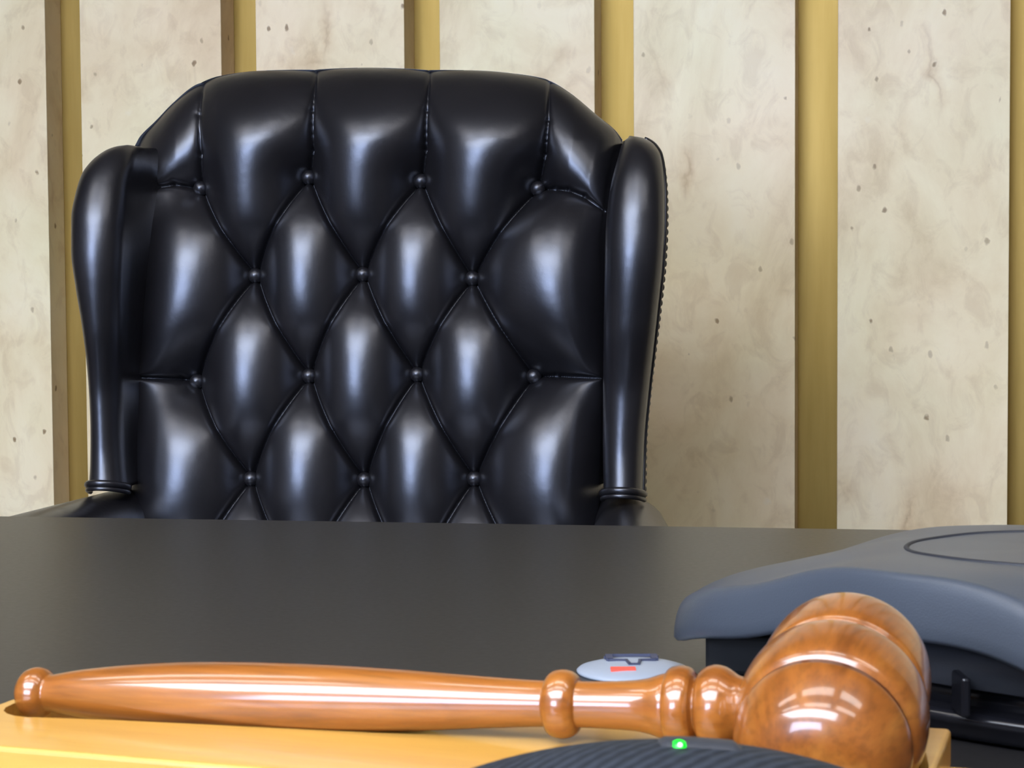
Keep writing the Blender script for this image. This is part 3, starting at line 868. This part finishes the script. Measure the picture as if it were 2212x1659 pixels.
# ------------------------------------------------------------------ small pale pod behind the handle
PD = at_h(1368, 1452, DESK_Z)
pod = thing('round_button_pod', 'small pale grey round pod printed with a dark outline symbol, behind the gavel handle', 'button', PD, PSI)
RP = 0.0228
body = lathe('housing', (0, 0, 0), (0, 0, 1), [(0, RP), (0.0008, RP + 0.0003), (0.0016, RP - 0.0006), (0.0026, RP - 0.004), (0.0034, RP - 0.009), (0.0038, RP - 0.016), (0.0039, 0.0)], M_PALE, pod, 64)
def outline(pts, w=0.0011, z=0.0046):
    bm = bmesh.new()
    for (a, b_) in zip(pts[:-1], pts[1:]):
        a, b_ = Vector(a), Vector(b_); d = (b_ - a); L = d.length; ang = math.atan2(d.y, d.x)
        b2 = bmesh.new(); add_box(b2, (-w/2, -w/2, -0.0012), (L + w/2, w/2, 0))
        b2.transform(Matrix.Translation((a.x, a.y, z)) @ Matrix.Rotation(ang, 4, 'Z'))
        mt = bpy.data.meshes.new('t'); b2.to_mesh(mt); bm.from_mesh(mt); b2.free(); bpy.data.meshes.remove(mt)
    return bm
bm_obj('symbol', outline([(-0.0085, 0.0150), (-0.0107, 0.011), (-0.0095, 0.005), (-0.0025, 0.004), (-0.0016, -0.0040), (0.0020, -0.0040), (0.0030, 0.004), (0.0090, 0.005), (0.0104, 0.011), (0.0085, 0.0150), (-0.0085, 0.0150)]), M_INK, body)
for sx in (-1, 1):
    bm = bmesh.new(); add_box(bm, (sx * 0.0093 - 0.0014, 0.0055, 0.0025), (sx * 0.0093 + 0.0014, 0.0145, 0.0047)); bm_obj('symbol', bm, M_INK, body)
box('red_mark', (-0.0098, -0.0135, 0.0025), (0.0002, -0.0085, 0.0041), M_RED, body)

# ------------------------------------------------------------------ domed table microphone at the front
MZ = 0.360
MX = (1420 - 1106) / F_PX * MZ
MO = W(MX, MZ, 0)
mic = thing('table_microphone', 'dark domed mesh-covered table microphone with a lit green lamp, nearest the camera', 'microphone', MO, PSI)
ax_, ay_ = 0.083, 0.050
apex = at_plane(1400, 1592, W(MX, MZ + 0.012, 0), F2)[2] - DESK_Z
apex += 0.0012
HB = 0.012; HH = apex - HB
print('mic height', round(float(apex), 4))
V = []; nr, nc = 40, 120
for i in range(nr):
    ph = (PI / 2) * (i / (nr - 1))
    for k in range(nc):
        th = 2 * PI * k / nc
        V.append((ax_ * math.cos(ph) * math.cos(th), ay_ * math.cos(ph) * math.sin(th), HB + HH * math.sin(ph)))
Fc = grid_faces(nr, nc, True); Fc.append(tuple(range(nc)))
mesh_obj('grille', V, Fc, M_GRILLE, mic)
V = []
for s_, z in ((0.99, 0.0), (1.02, 0.001), (1.035, 0.005), (1.03, 0.010), (1.0, 0.0135), (0.97, 0.0135)):
    for k in range(nc):
        th = 2 * PI * k / nc; V.append((ax_ * s_ * math.cos(th), ay_ * s_ * math.sin(th), z))
Fc = grid_faces(6, nc, True); Fc.append(tuple(range(nc))); Fc.append(tuple(5 * nc + k for k in range(nc)))
mesh_obj('base', V, Fc, M_DARKPL, mic)
def dome_z(x, y): return HB + HH * math.sqrt(max(0, 1 - (x / ax_) ** 2 - (y / ay_) ** 2))
# smooth lamp bar set in the top of the grille
V = []; nb = 24
yb = 0.004
for i in range(nb + 1):
    x = (1405 - 1420 + (1625 - 1405) * i / nb) / F_PX * MZ
    for dy, dz in ((-0.006, -0.001), (-0.0045, 0.0006), (0.0, 0.0011), (0.0045, 0.0006), (0.006, -0.001)):
        tp = min(1, min(i, nb - i) / 4); V.append((x, yb + dy, dome_z(x, yb + dy) + dz * tp - 0.0009 * (1 - tp)))
mesh_obj('lamp_bar', V, grid_faces(nb + 1, 5), M_DARKPL, mic)
# the green lamp
lp = at_plane(1463, 1597, W(MX, MZ + yb, 0), F2)
lx = float(np.dot(lp - MO, R2)); 
lamp = lathe('indicator_lamp', (lx, yb - 0.004, dome_z(lx, yb - 0.004) - 0.0006), (0, -0.65, 0.76), [(0, 0.0017), (0.0008, 0.00165), (0.0015, 0.0010), (0.0018, 0.0)], M_GREEN, mic, 24)
lathe('lamp_core', (lx, yb - 0.0062, dome_z(lx, yb - 0.004) + 0.0006), (0, -0.65, 0.76), [(0, 0.00048), (0.0004, 0.0004), (0.0006, 0.0)], M_GREENCORE, lamp, 16)

bpy.context.view_layer.update()
def px_of(P):
    v = MR.T @ (np.asarray(P) - CAM); return (1106 + F_PX * v[0] / -v[2], 829.5 - F_PX * v[1] / -v[2])
for x0_, _ in gx[:1] + gx[-1:]:
    print('wall edge', [tuple(round(float(c)) for c in px_of((x0_, Y_FACE, z))) for z in (1.3, 0.8)])
